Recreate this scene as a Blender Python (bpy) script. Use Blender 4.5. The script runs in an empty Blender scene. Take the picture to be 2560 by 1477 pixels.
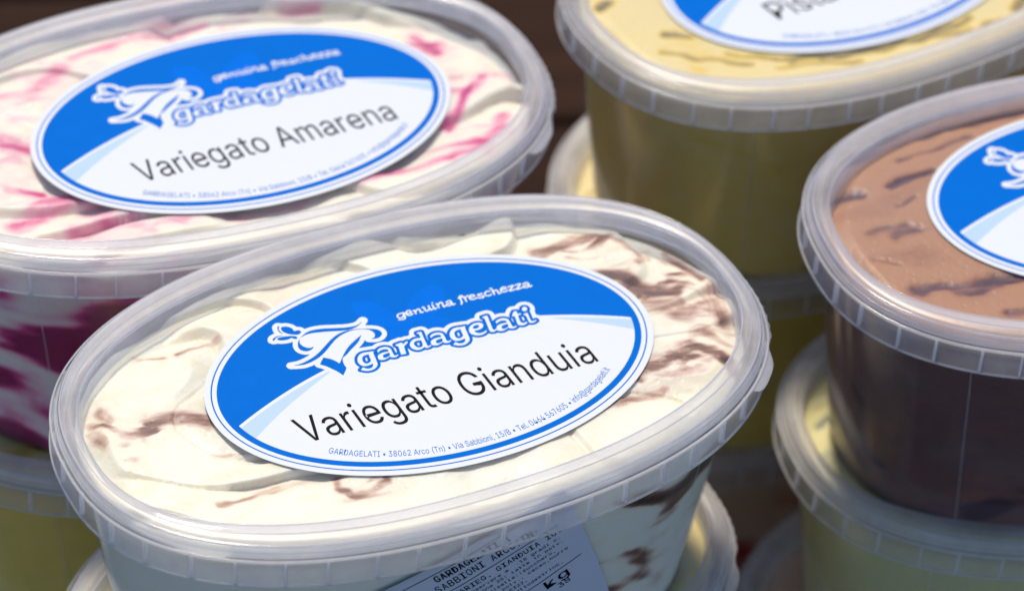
import bpy, math, random
import numpy as np
from mathutils import Matrix, Vector

# ------------------------------------------------------------------ scale
S = 0.1                      # one drawing unit (half a lid) is 0.1 m
Z0 = 2.60                    # height of the top lids above the table, in units
scene = bpy.context.scene
COL = scene.collection

# ------------------------------------------------------------------ camera
cd = bpy.data.cameras.new('camera')
cam = bpy.data.objects.new('camera', cd); COL.objects.link(cam)
CR = Vector((0.99744559, 0.04678252, 0.05397859)); CU = Vector((-0.07143033, 0.65326612, 0.75375134)); CF = Vector((0, 0.75568166, -0.6549391))
CP = Vector((0.0, -7.15954409, 6.20508033 + Z0)) * S
cam.matrix_world = Matrix(((CR.x, CU.x, -CF.x, CP.x), (CR.y, CU.y, -CF.y, CP.y), (CR.z, CU.z, -CF.z, CP.z), (0, 0, 0, 1)))
cd.sensor_width = 36.0; cd.lens = 36.0 * 8437.31 / 2560
cd.shift_x = -0.00194; cd.shift_y = -0.0071
cd.clip_start = 0.01; cd.clip_end = 100
cd.dof.use_dof = True; cd.dof.focus_distance = 0.908; cd.dof.aperture_fstop = 9.5
scene.camera = cam

# ------------------------------------------------------------------ light
SUN_EL, SUN_AZ = math.radians(64), math.radians(-18)      # azimuth from +Y towards +X
wd = bpy.data.worlds.new('World'); scene.world = wd; wd.use_nodes = True
wn = wd.node_tree; wn.nodes.clear()
sky = wn.nodes.new('ShaderNodeTexSky'); sky.sky_type = 'NISHITA'; sky.sun_disc = False
sky.sun_elevation = SUN_EL; sky.sun_rotation = SUN_AZ; sky.air_density = 1.0; sky.dust_density = 0.0; sky.ozone_density = 6.0; sky.altitude = 2500
bg = wn.nodes.new('ShaderNodeBackground'); bg.inputs['Strength'].default_value = 0.165
wo = wn.nodes.new('ShaderNodeOutputWorld')
wn.links.new(sky.outputs[0], bg.inputs[0]); wn.links.new(bg.outputs[0], wo.inputs[0])
sd = bpy.data.lights.new('sun', 'SUN'); sd.energy = 4.3; sd.angle = math.radians(9.0); sd.color = (1.0, 0.89, 0.74)
sun = bpy.data.objects.new('sun', sd); COL.objects.link(sun)
sdir = Vector((math.sin(SUN_AZ) * math.cos(SUN_EL), math.cos(SUN_AZ) * math.cos(SUN_EL), math.sin(SUN_EL)))
sun.rotation_euler = sdir.to_track_quat('Z', 'Y').to_euler(); sun.location = sdir * 3
vs = scene.view_settings
vs.view_transform = 'Standard'; vs.look = 'None'; vs.exposure = 0.02; vs.gamma = 1.0; vs.use_curve_mapping = False
scene.cycles.max_bounces = 9; scene.cycles.transparent_max_bounces = 24; scene.cycles.diffuse_bounces = 3
scene.cycles.transmission_bounces = 8; scene.cycles.glossy_bounces = 4
scene.cycles.use_denoising = True; scene.cycles.caustics_reflective = False; scene.cycles.sample_clamp_indirect = 8

# ------------------------------------------------------------------ helpers
def mesh(name, verts, faces, scale=S):
    m = bpy.data.meshes.new(name)
    v = np.asarray(verts, float) * scale
    m.from_pydata(v.tolist(), [], faces); m.update()
    return m
def obj(name, data, parent=None, mat=None, smooth=True):
    o = bpy.data.objects.new(name, data); COL.objects.link(o)
    if parent is not None: o.parent = parent
    if data is not None and mat is not None and len(data.materials) == 0: data.materials.append(mat)
    if data is not None and smooth and len(data.polygons): data.polygons.foreach_set('use_smooth', [True] * len(data.polygons))
    return o
def tag(o, label, cat, group=None):
    o['label'] = label; o['category'] = cat
    if group: o['group'] = group
    return o

_P = np.random.RandomState(5).permutation(256); _P = np.concatenate([_P, _P, _P])
_G = np.random.RandomState(6).normal(size=(256, 3)); _G /= np.linalg.norm(_G, axis=1)[:, None]
def noise(x, y, z=0.0):
    x, y, z = np.broadcast_arrays(np.asarray(x, float), np.asarray(y, float), np.asarray(z, float))
    xi, yi, zi = np.floor(x).astype(int), np.floor(y).astype(int), np.floor(z).astype(int)
    xf, yf, zf = x - xi, y - yi, z - zi; xi &= 255; yi &= 255; zi &= 255
    f = lambda t: t * t * t * (t * (6 * t - 15) + 10)
    u, v, w = f(xf), f(yf), f(zf)
    def g(a, b, c):
        gr = _G[_P[_P[_P[(xi + a) & 255] + ((yi + b) & 255)] + ((zi + c) & 255)]]
        return gr[..., 0] * (xf - a) + gr[..., 1] * (yf - b) + gr[..., 2] * (zf - c)
    L = lambda a, b, t: a + t * (b - a)
    return 1.5 * L(L(L(g(0, 0, 0), g(1, 0, 0), u), L(g(0, 1, 0), g(1, 1, 0), u), v), L(L(g(0, 0, 1), g(1, 0, 1), u), L(g(0, 1, 1), g(1, 1, 1), u), v), w)
def fbm(x, y, z=0.0, o=3):
    s, a = 0, 1.0
    for k in range(o): s = s + a * noise(np.asarray(x) * 2 ** k, np.asarray(y) * 2 ** k, np.asarray(z) + 7.3 * k); a *= .5
    return s
def sstep(a, b, x):
    t = np.clip((x - a) / (b - a), 0, 1); return t * t * (3 - 2 * t)

# ------------------------------------------------------------------ materials
def new_mat(name):
    m = bpy.data.materials.new(name); m.use_nodes = True; m.node_tree.nodes.clear()
    n = m.node_tree; return m, n, n.nodes, n.links.new
def out(n, sh):
    o = n.nodes.new('ShaderNodeOutputMaterial'); n.links.new(sh, o.inputs['Surface'])
def node(n, t, **kw):
    x = n.nodes.new(t)
    for k, v in kw.items():
        if k in x.inputs: x.inputs[k].default_value = v
        else: setattr(x, k, v)
    return x

def plastic(name, milk, tint=(0.97, 0.98, 1.0), gloss=0.55, rough=0.12, milkcol=(0.86, 0.88, 0.92), wave=0.02, frost=0.12):
    """thin-walled translucent polypropylene: clear film + milky scatter + Fresnel gloss"""
    m, n, N, L = new_mat(name)
    tc = node(n, 'ShaderNodeTexCoord')
    nz = node(n, 'ShaderNodeTexNoise', Scale=60.0, Detail=3.0, Roughness=0.6); L(tc.outputs['Object'], nz.inputs['Vector'])
    mr = node(n, 'ShaderNodeMapRange'); mr.inputs['From Min'].default_value = .3; mr.inputs['From Max'].default_value = .7
    mr.inputs['To Min'].default_value = milk * .82; mr.inputs['To Max'].default_value = min(1, milk * 1.18); L(nz.outputs['Fac'], mr.inputs['Value'])
    fz = node(n, 'ShaderNodeTexNoise', Scale=22.0, Detail=5.0, Roughness=0.6, Distortion=0.4); L(tc.outputs['Object'], fz.inputs['Vector'])
    fr = node(n, 'ShaderNodeMapRange'); fr.inputs['From Min'].default_value = .42; fr.inputs['From Max'].default_value = .72
    fr.inputs['To Min'].default_value = 1.0 - .5 * frost; fr.inputs['To Max'].default_value = 1.0 + 2.2 * frost; L(fz.outputs['Fac'], fr.inputs['Value'])
    fm = node(n, 'ShaderNodeMath', operation='MULTIPLY', use_clamp=True); L(mr.outputs[0], fm.inputs[0]); L(fr.outputs[0], fm.inputs[1])
    bp = node(n, 'ShaderNodeBump', Strength=wave, Distance=0.001); L(nz.outputs['Fac'], bp.inputs['Height'])
    tr = node(n, 'ShaderNodeBsdfTransparent', Color=(*tint, 1))
    df = node(n, 'ShaderNodeBsdfDiffuse', Color=(*milkcol, 1)); tl = node(n, 'ShaderNodeBsdfTranslucent', Color=(*milkcol, 1))
    mx = node(n, 'ShaderNodeMixShader', Fac=0.70); L(df.outputs[0], mx.inputs[1]); L(tl.outputs[0], mx.inputs[2])
    m1 = node(n, 'ShaderNodeMixShader'); L(fm.outputs[0], m1.inputs['Fac']); L(tr.outputs[0], m1.inputs[1]); L(mx.outputs[0], m1.inputs[2])
    lw = node(n, 'ShaderNodeLayerWeight', Blend=0.5); L(bp.outputs[0], lw.inputs['Normal'])
    pw = node(n, 'ShaderNodeMath', operation='POWER'); L(lw.outputs['Facing'], pw.inputs[0]); pw.inputs[1].default_value = 4.0
    ma = node(n, 'ShaderNodeMath', operation='MULTIPLY_ADD'); L(pw.outputs[0], ma.inputs[0]); ma.inputs[1].default_value = gloss; ma.inputs[2].default_value = 0.045
    gl = node(n, 'ShaderNodeBsdfGlossy', Roughness=rough); L(bp.outputs[0], gl.inputs['Normal'])
    m2 = node(n, 'ShaderNodeMixShader'); L(ma.outputs[0], m2.inputs['Fac']); L(m1.outputs[0], m2.inputs[1]); L(gl.outputs[0], m2.inputs[2])
    out(n, m2.outputs[0]); return m

M_PANEL = plastic('clear_lid_film', 0.05, gloss=0.45, rough=0.06, wave=0.04, frost=1.0)
M_RIM = plastic('milky_lid_rim', 0.56, rough=0.36, gloss=0.22, wave=0.02, milkcol=(0.95, 0.93, 0.925))
M_FLANGE = plastic('frosted_flange', 0.34, rough=0.3, gloss=0.3, milkcol=(0.94, 0.93, 0.96))
M_LIP = plastic('thick_moulded_edge', 0.72, rough=0.13, milkcol=(0.93, 0.92, 0.92))
M_LINE = plastic('rim_ridge', 0.5, rough=0.12, gloss=0.5, milkcol=(0.95, 0.94, 0.96))
M_BODY = plastic('tub_wall', 0.06, tint=(0.95, 0.97, 1.0), gloss=0.4, rough=0.1, frost=0.6, milkcol=(0.62, 0.74, 1.0))

def ink(name, col, rough=0.42, grain=0.0, spec=0.15):
    m, n, N, L = new_mat(name)
    b = node(n, 'ShaderNodeBsdfPrincipled', Roughness=rough); b.inputs['Specular IOR Level'].default_value = spec
    tc = node(n, 'ShaderNodeTexCoord'); nz = node(n, 'ShaderNodeTexNoise', Scale=2200.0, Detail=2.0); L(tc.outputs['Object'], nz.inputs['Vector'])
    n2 = node(n, 'ShaderNodeTexNoise', Scale=140.0, Detail=3.0); L(tc.outputs['Object'], n2.inputs['Vector'])
    av = node(n, 'ShaderNodeMath', operation='MULTIPLY_ADD'); L(nz.outputs['Fac'], av.inputs[0]); av.inputs[1].default_value = .6
    L(n2.outputs['Fac'], av.inputs[2])
    mr = node(n, 'ShaderNodeMapRange'); mr.inputs['From Min'].default_value = .4; mr.inputs['From Max'].default_value = 1.2
    mr.inputs['To Min'].default_value = 1 - grain; mr.inputs['To Max'].default_value = 1 + grain; L(av.outputs[0], mr.inputs['Value'])
    vm = node(n, 'ShaderNodeVectorMath', operation='SCALE'); vm.inputs[0].default_value = col; L(mr.outputs[0], vm.inputs['Scale'])
    L(vm.outputs[0], b.inputs['Base Color']); out(n, b.outputs[0]); return m
M_PAPER = ink('label_paper', (0.65, 0.685, 0.70), 0.5, 0.015)
M_BLUE = ink('blue_ink', (0.0, 0.130, 0.53), 0.5, 0.05, 0.02)
M_WHITE = ink('white_print', (0.65, 0.685, 0.70), 0.5, 0.015)
M_PALE = ink('pale_blue_print', (0.42, 0.56, 0.70), 0.5, 0.02)
M_GHOST = ink('ghost_blue_print', (0.0, 0.138, 0.60), 0.5, 0.06, 0.02)
M_BLACK = ink('black_thermal_ink', (0.010, 0.008, 0.007), 0.6, 0.3, 0.05)
M_STICK = ink('thermal_sticker_paper', (0.50, 0.55, 0.65), 0.45, 0.02)

def ice(name, stops, fine=45.0, amp=0.22, rough=0.42, sss=0.45, bump=0.15):
    m, n, N, L = new_mat(name)
    at = node(n, 'ShaderNodeAttribute', attribute_name='swirl')
    tc = node(n, 'ShaderNodeTexCoord')
    mp = node(n, 'ShaderNodeMapping'); mp.inputs['Scale'].default_value = (1.0, 2.2, 1.6); L(tc.outputs['Object'], mp.inputs['Vector'])
    nz = node(n, 'ShaderNodeTexNoise', Scale=fine, Detail=6.0, Roughness=0.65, Distortion=0.8); L(mp.outputs[0], nz.inputs['Vector'])
    n2 = node(n, 'ShaderNodeTexNoise', Scale=fine * 9, Detail=2.0); L(tc.outputs['Object'], n2.inputs['Vector'])
    a1 = node(n, 'ShaderNodeMath', operation='SUBTRACT'); L(nz.outputs['Fac'], a1.inputs[0]); a1.inputs[1].default_value = .5
    g1 = node(n, 'ShaderNodeMath', operation='MULTIPLY_ADD', use_clamp=True); L(at.outputs['Fac'], g1.inputs[0]); g1.inputs[1].default_value = 2.6; g1.inputs[2].default_value = 0.40
    g2 = node(n, 'ShaderNodeMath', operation='MULTIPLY'); L(g1.outputs[0], g2.inputs[0]); g2.inputs[1].default_value = amp
    a2 = node(n, 'ShaderNodeMath', operation='MULTIPLY_ADD'); L(a1.outputs[0], a2.inputs[0]); L(g2.outputs[0], a2.inputs[1]); L(at.outputs['Fac'], a2.inputs[2])
    cr = node(n, 'ShaderNodeValToRGB'); e = cr.color_ramp.elements
    e[0].position, e[0].color = stops[0][0], (*stops[0][1], 1); e[1].position, e[1].color = stops[-1][0], (*stops[-1][1], 1)
    for ps, c in stops[1:-1]: x = e.new(ps); x.color = (*c, 1)
    L(a2.outputs[0], cr.inputs[0])
    b = node(n, 'ShaderNodeBsdfPrincipled', Roughness=rough); L(cr.outputs[0], b.inputs['Base Color'])
    b.inputs['Subsurface Weight'].default_value = sss; b.inputs['Subsurface Radius'].default_value = (1, .7, .45); b.inputs['Subsurface Scale'].default_value = 0.006
    b.inputs['Specular IOR Level'].default_value = 0.35
    vo = node(n, 'ShaderNodeTexVoronoi', Scale=fine * 7); L(tc.outputs['Object'], vo.inputs['Vector'])
    vp = node(n, 'ShaderNodeMapRange'); vp.inputs['From Min'].default_value = .05; vp.inputs['From Max'].default_value = .28; vp.inputs['To Max'].default_value = 1.2; L(vo.outputs['Distance'], vp.inputs['Value'])
    b0 = node(n, 'ShaderNodeMath', operation='ADD'); L(nz.outputs['Fac'], b0.inputs[0]); L(n2.outputs['Fac'], b0.inputs[1])
    ba = node(n, 'ShaderNodeMath', operation='ADD'); L(b0.outputs[0], ba.inputs[0]); L(vp.outputs[0], ba.inputs[1])
    bp = node(n, 'ShaderNodeBump', Strength=bump, Distance=0.0012); L(ba.outputs[0], bp.inputs['Height']); L(bp.outputs[0], b.inputs['Normal'])
    out(n, b.outputs[0]); return m
CREAM = (0.89, 0.84, 0.655)
M_ICE = {
 'gianduia': ice('cream_and_chocolate', [(0.0, CREAM), (0.10, (0.88, 0.80, 0.57)), (0.22, (0.86, 0.77, 0.58)), (0.42, (0.66, 0.46, 0.33)), (0.64, (0.27, 0.13, 0.07)), (1.0, (0.055, 0.024, 0.016))], amp=0.75),
 'amarena': ice('cream_and_cherry', [(0.0, (0.89, 0.825, 0.63)), (0.22, (0.88, 0.71, 0.60)), (0.45, (0.84, 0.42, 0.46)), (0.70, (0.66, 0.06, 0.21)), (1.0, (0.30, 0.008, 0.075))], amp=0.4),
 'pistachio': ice('pistachio_yellow', [(0.0, (0.80, 0.645, 0.28)), (0.22, (0.78, 0.55, 0.11)), (0.6, (0.38, 0.28, 0.08)), (1.0, (0.13, 0.11, 0.05))], amp=0.30),
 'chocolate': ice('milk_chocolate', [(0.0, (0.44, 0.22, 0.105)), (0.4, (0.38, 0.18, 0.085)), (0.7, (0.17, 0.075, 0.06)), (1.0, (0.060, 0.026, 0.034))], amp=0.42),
 'pale_green': ice('pale_green_yellow', [(0.0, (0.74, 0.65, 0.28)), (0.3, (0.58, 0.55, 0.28)), (1.0, (0.16, 0.15, 0.09))], amp=0.35),
 'strawberry': ice('salmon_pink', [(0.0, (0.86, 0.58, 0.40)), (0.5, (0.76, 0.38, 0.24)), (1.0, (0.55, 0.05, 0.04))], amp=0.3),
}
def wood(name, c1, c2):
    m, n, N, L = new_mat(name)
    tc = node(n, 'ShaderNodeTexCoord'); mp = node(n, 'ShaderNodeMapping'); mp.inputs['Scale'].default_value = (3, 40, 40); L(tc.outputs['Object'], mp.inputs['Vector'])
    nz = node(n, 'ShaderNodeTexNoise', Scale=1.6, Detail=6.0, Roughness=.6, Distortion=.6); L(mp.outputs[0], nz.inputs['Vector'])
    oi = node(n, 'ShaderNodeObjectInfo')
    ad = node(n, 'ShaderNodeMath', operation='MULTIPLY_ADD'); L(oi.outputs['Random'], ad.inputs[0]); ad.inputs[1].default_value = .5; L(nz.outputs['Fac'], ad.inputs[2])
    cr = node(n, 'ShaderNodeValToRGB'); cr.color_ramp.elements[0].position = .35; cr.color_ramp.elements[1].position = 1.1
    cr.color_ramp.elements[0].color = (*c1, 1); cr.color_ramp.elements[1].color = (*c2, 1); L(ad.outputs[0], cr.inputs[0])
    b = node(n, 'ShaderNodeBsdfPrincipled', Roughness=.85); b.inputs['Specular IOR Level'].default_value = .1; L(cr.outputs[0], b.inputs['Base Color'])
    bp = node(n, 'ShaderNodeBump', Strength=.3, Distance=.002); L(nz.outputs['Fac'], bp.inputs['Height']); L(bp.outputs[0], b.inputs['Normal'])
    out(n, b.outputs[0]); return m
M_WOOD = wood('stained_brown_wood', (0.016, 0.007, 0.004), (0.050, 0.023, 0.012))

# ------------------------------------------------------------------ table the tubs stand on
table = obj('table_top', None); table['kind'] = 'structure'
rng = random.Random(3)
def box(x0, x1, y0, y1, z0, z1, bev=0.002):
    b = bev; V = []
    for z, k in ((z0, 0), (z1 - b, 0), (z1, b)):
        V += [(x0 + k, y0 + k, z), (x1 - k, y0 + k, z), (x1 - k, y1 - k, z), (x0 + k, y1 - k, z)]
    Fc = [(3, 2, 1, 0), (8, 9, 10, 11)]
    for r in (0, 4):
        for i in range(4): j = (i + 1) % 4; Fc.append((r + i, r + j, r + 4 + j, r + 4 + i))
    return V, Fc
V, Fc = box(-0.9, 0.9, -0.047, 0.047, -0.03, 0.0)
plank_mesh = mesh('plank', V, Fc, 1.0)
for k in range(17):
    pl = obj('plank', plank_mesh, table, M_WOOD, smooth=False); pl.location = (0.03 + rng.uniform(-.02, .02), -0.62 + 0.0975 * k, -rng.uniform(0, .0012)); pl.rotation_euler = (0, 0, rng.uniform(-.003, .003))
table.rotation_euler = (0, 0, math.radians(9))

# ------------------------------------------------------------------ tub geometry (drawing units)
NB, NEXP = 0.6166, 2.3382
def outline(n):
    t = np.linspace(0, 2 * np.pi, 4001)
    c, s = np.cos(t), np.sin(t)
    o = np.stack([np.sign(c) * abs(c) ** (2 / NEXP), NB * np.sign(s) * abs(s) ** (2 / NEXP)], 1)
    L = np.concatenate([[0], np.cumsum(np.hypot(*np.diff(o, axis=0).T))])
    q = np.linspace(0, L[-1], n, endpoint=False)
    return np.stack([np.interp(q, L, o[:, 0]), np.interp(q, L, o[:, 1])], 1)
def normals(o):
    t = np.roll(o, -1, 0) - np.roll(o, 1, 0); n = np.stack([t[:, 1], -t[:, 0]], 1)
    return n / np.linalg.norm(n, axis=1)[:, None]
NA = 288
OUT = outline(NA); NRM = normals(OUT)
ring = lambda d, z: np.column_stack([OUT + (d * (1 - .42 * NRM[:, :1] ** 2) if d < -.02 else d) * NRM, np.full(NA, z)])
def sweep(profile, closed=False, rg=ring):
    V = np.concatenate([rg(d, z) for d, z in profile]); Fc = []
    m = len(profile)
    for k in range(m if closed else m - 1):
        a, b = k * NA, ((k + 1) % m) * NA
        for i in range(NA):
            j = (i + 1) % NA; Fc.append((a + i, a + j, b + j, b + i))
    return V, Fc
PANEL_Z = -0.050
STEP = 0.849
BASE_Z = -STEP + PANEL_Z + 0.0035
# lid rim
V, Fc = sweep([(-.108, PANEL_Z), (-.101, -.046), (-.092, -.010), (-.088, -.003), (-.080, .001), (-.060, .003), (-.030, .003), (-.014, -.001), (-.004, -.010), (.000, -.022), (.001, -.028), (.006, -.0315), (.009, -.034), (.006, -.036), (.001, -.034)])
LID = mesh('lid', V, Fc)
LINES = []
for prof in ([(-.004, -.0085), (-.0105, -.0025), (-.0085, -.0005), (-.0015, -.0075)], [(-.091, -.006), (-.0865, -.0005), (-.082, .0024), (-.084, .0034), (-.0885, .001), (-.093, -.005)], [(.0015, -.020), (.0035, -.022), (.0015, -.024)], [(-.052, .0028), (-.049, .0044), (-.046, .0028)]):
    V, Fc = sweep(prof, closed=True); LINES.append(mesh('rim_line', V, Fc))
# clear recessed panel with a shallow moulded step
V, Fc = sweep([(-.108, PANEL_Z), (-.118, PANEL_Z), (-.124, PANEL_Z + .0015), (-.135, PANEL_Z + .0015)])
b0 = 3 * NA; ctr = len(V); V = np.concatenate([V, ring(-.30, PANEL_Z + .0015), [[0, 0, PANEL_Z + .0015]]])
for i in range(NA):
    j = (i + 1) % NA; Fc += [(b0 + i, b0 + j, b0 + NA + j, b0 + NA + i), (b0 + NA + i, b0 + NA + j, ctr)]
PANEL = mesh('lid_panel', V, Fc)
# tamper flange of the tub: skirt, its moulded lower edge
FL_T, FL_B = -.036, -.123
V, Fc = sweep([(-.034, FL_T - .004), (.008, FL_T - .003), (.016, FL_T - .006), (.018, FL_T - .012), (.021, FL_B + .004)])
FLANGE = mesh('flange', V, Fc)
V, Fc = sweep([(.019, FL_T + .0035), (.0215, FL_T - .001), (.0215, FL_T - .006), (.018, FL_T - .006), (.015, FL_T + .001)], closed=True)
BEAD = mesh('flange_bead', V, Fc)
V, Fc = sweep([(.0235, FL_B + .0045), (.0255, FL_B + .001), (.0245, FL_B - .002), (.020, FL_B - .002), (.0185, FL_B + .003)], closed=True)
LIP = mesh('flange_lip', V, Fc)
# rib of the flange
V, Fc = box(-.0036, .0036, -.012, .0015, FL_B + .002, FL_T - .007, .001)
RIB = mesh('rib', V, Fc)
NRIB = 44
# body: tapers more at the ends than along the sides
def body_ring(z, inset=0.0):
    k = np.clip((-.05 - z) / (-.05 - BASE_Z), 0, 1)
    sx, sy = (0.965 - .122 * k) - inset, (NB - .035 - .085 * k) - inset
    o = OUT * [sx, sy / NB]
    return np.column_stack([o, np.full(NA, z)])
rows = [body_ring(z) for z in np.linspace(-.052, BASE_Z + .03, 14)]
rows += [body_ring(BASE_Z + .012, .006), body_ring(BASE_Z + .003, .018), body_ring(BASE_Z, .034)]
V = np.concatenate(rows); Fc = []
for k in range(len(rows) - 1):
    for i in range(NA):
        j = (i + 1) % NA; Fc.append((k * NA + i, (k + 1) * NA + i, (k + 1) * NA + j, k * NA + j))
ctr = len(V); V = np.concatenate([V, [[0, 0, BASE_Z + .004]]]); lo = (len(rows) - 1) * NA
for i in range(NA): Fc.append((lo + i, ctr, lo + (i + 1) % NA))
BODY = mesh('tub_body', V, Fc)
# mould lines up the wall, one at each corner of the oval
def mould_mesh(i):
    V = []; zs = np.linspace(-.118, BASE_Z + .04, 10)
    for z in zs:
        r = body_ring(z, -.0005); a = r[i]; t = r[(i + 1) % NA] - r[i - 1]; t /= np.linalg.norm(t); nn = np.array([t[1], -t[0], 0])
        V += [a - t * .0016, a + nn * .0014, a + t * .0016]
    Fc = []
    for k in range(len(zs) - 1):
        for c in (0, 1): Fc.append((k * 3 + c, k * 3 + c + 1, k * 3 + 3 + c + 1, k * 3 + 3 + c))
    return mesh('mould_line', V, Fc)
CORN = [int(np.argmin(np.hypot(OUT[:, 0] - sx * .74, OUT[:, 1] - sy * .47))) for sx in (-1, 1) for sy in (-1, 1)]
MOULD = [mould_mesh(i) for i in CORN]
# pull tab and tear strip at one end of the flange
TI = int(np.argmin(np.hypot(OUT[:, 0] - .885, OUT[:, 1] + .36)))
def tab_mesh():
    V, Fc = [], []
    n = 9
    for z, g in ((FL_T - .004, 0), (FL_T - .010, 1)):
        for k in range(n):
            i = (TI - 5 + k * 10 // (n - 1)) % NA; f = 1 - abs(k / (n - 1) * 2 - 1) ** 4
            V.append((*(OUT[i] + NRM[i] * .017), z)); V.append((*(OUT[i] + NRM[i] * (.019 + .024 * f)), z - .012 * f))
    m = 2 * n
    for k in range(n - 1):
        a = 2 * k; Fc += [(a, a + 2, a + 3, a + 1), (m + a, m + a + 1, m + a + 3, m + a + 2), (a + 1, a + 3, m + a + 3, m + a + 1)]
    Fc += [(0, 1, m + 1, m), (m - 2, 2 * m - 2, 2 * m - 1, m - 1)]
    return mesh('pull_tab', V, Fc)
TAB = tab_mesh()
def strip_mesh():
    V, Fc = [], []; n = 33
    for k in range(n):
        i = (TI + 7 + k) % NA; bump = .004 * (k % 2)
        for d, z in ((.018, FL_T - .008), (.026 + bump, FL_T - .010), (.026 + bump, FL_T - .024), (.019, FL_T - .026)):
            V.append((*(OUT[i] + NRM[i] * d), z))
    for k in range(n - 1):
        for c in range(3): a = 4 * k + c; Fc.append((a, a + 4, a + 5, a + 1))
    return mesh('tear_strip', V, Fc)
STRIP = strip_mesh()

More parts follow.
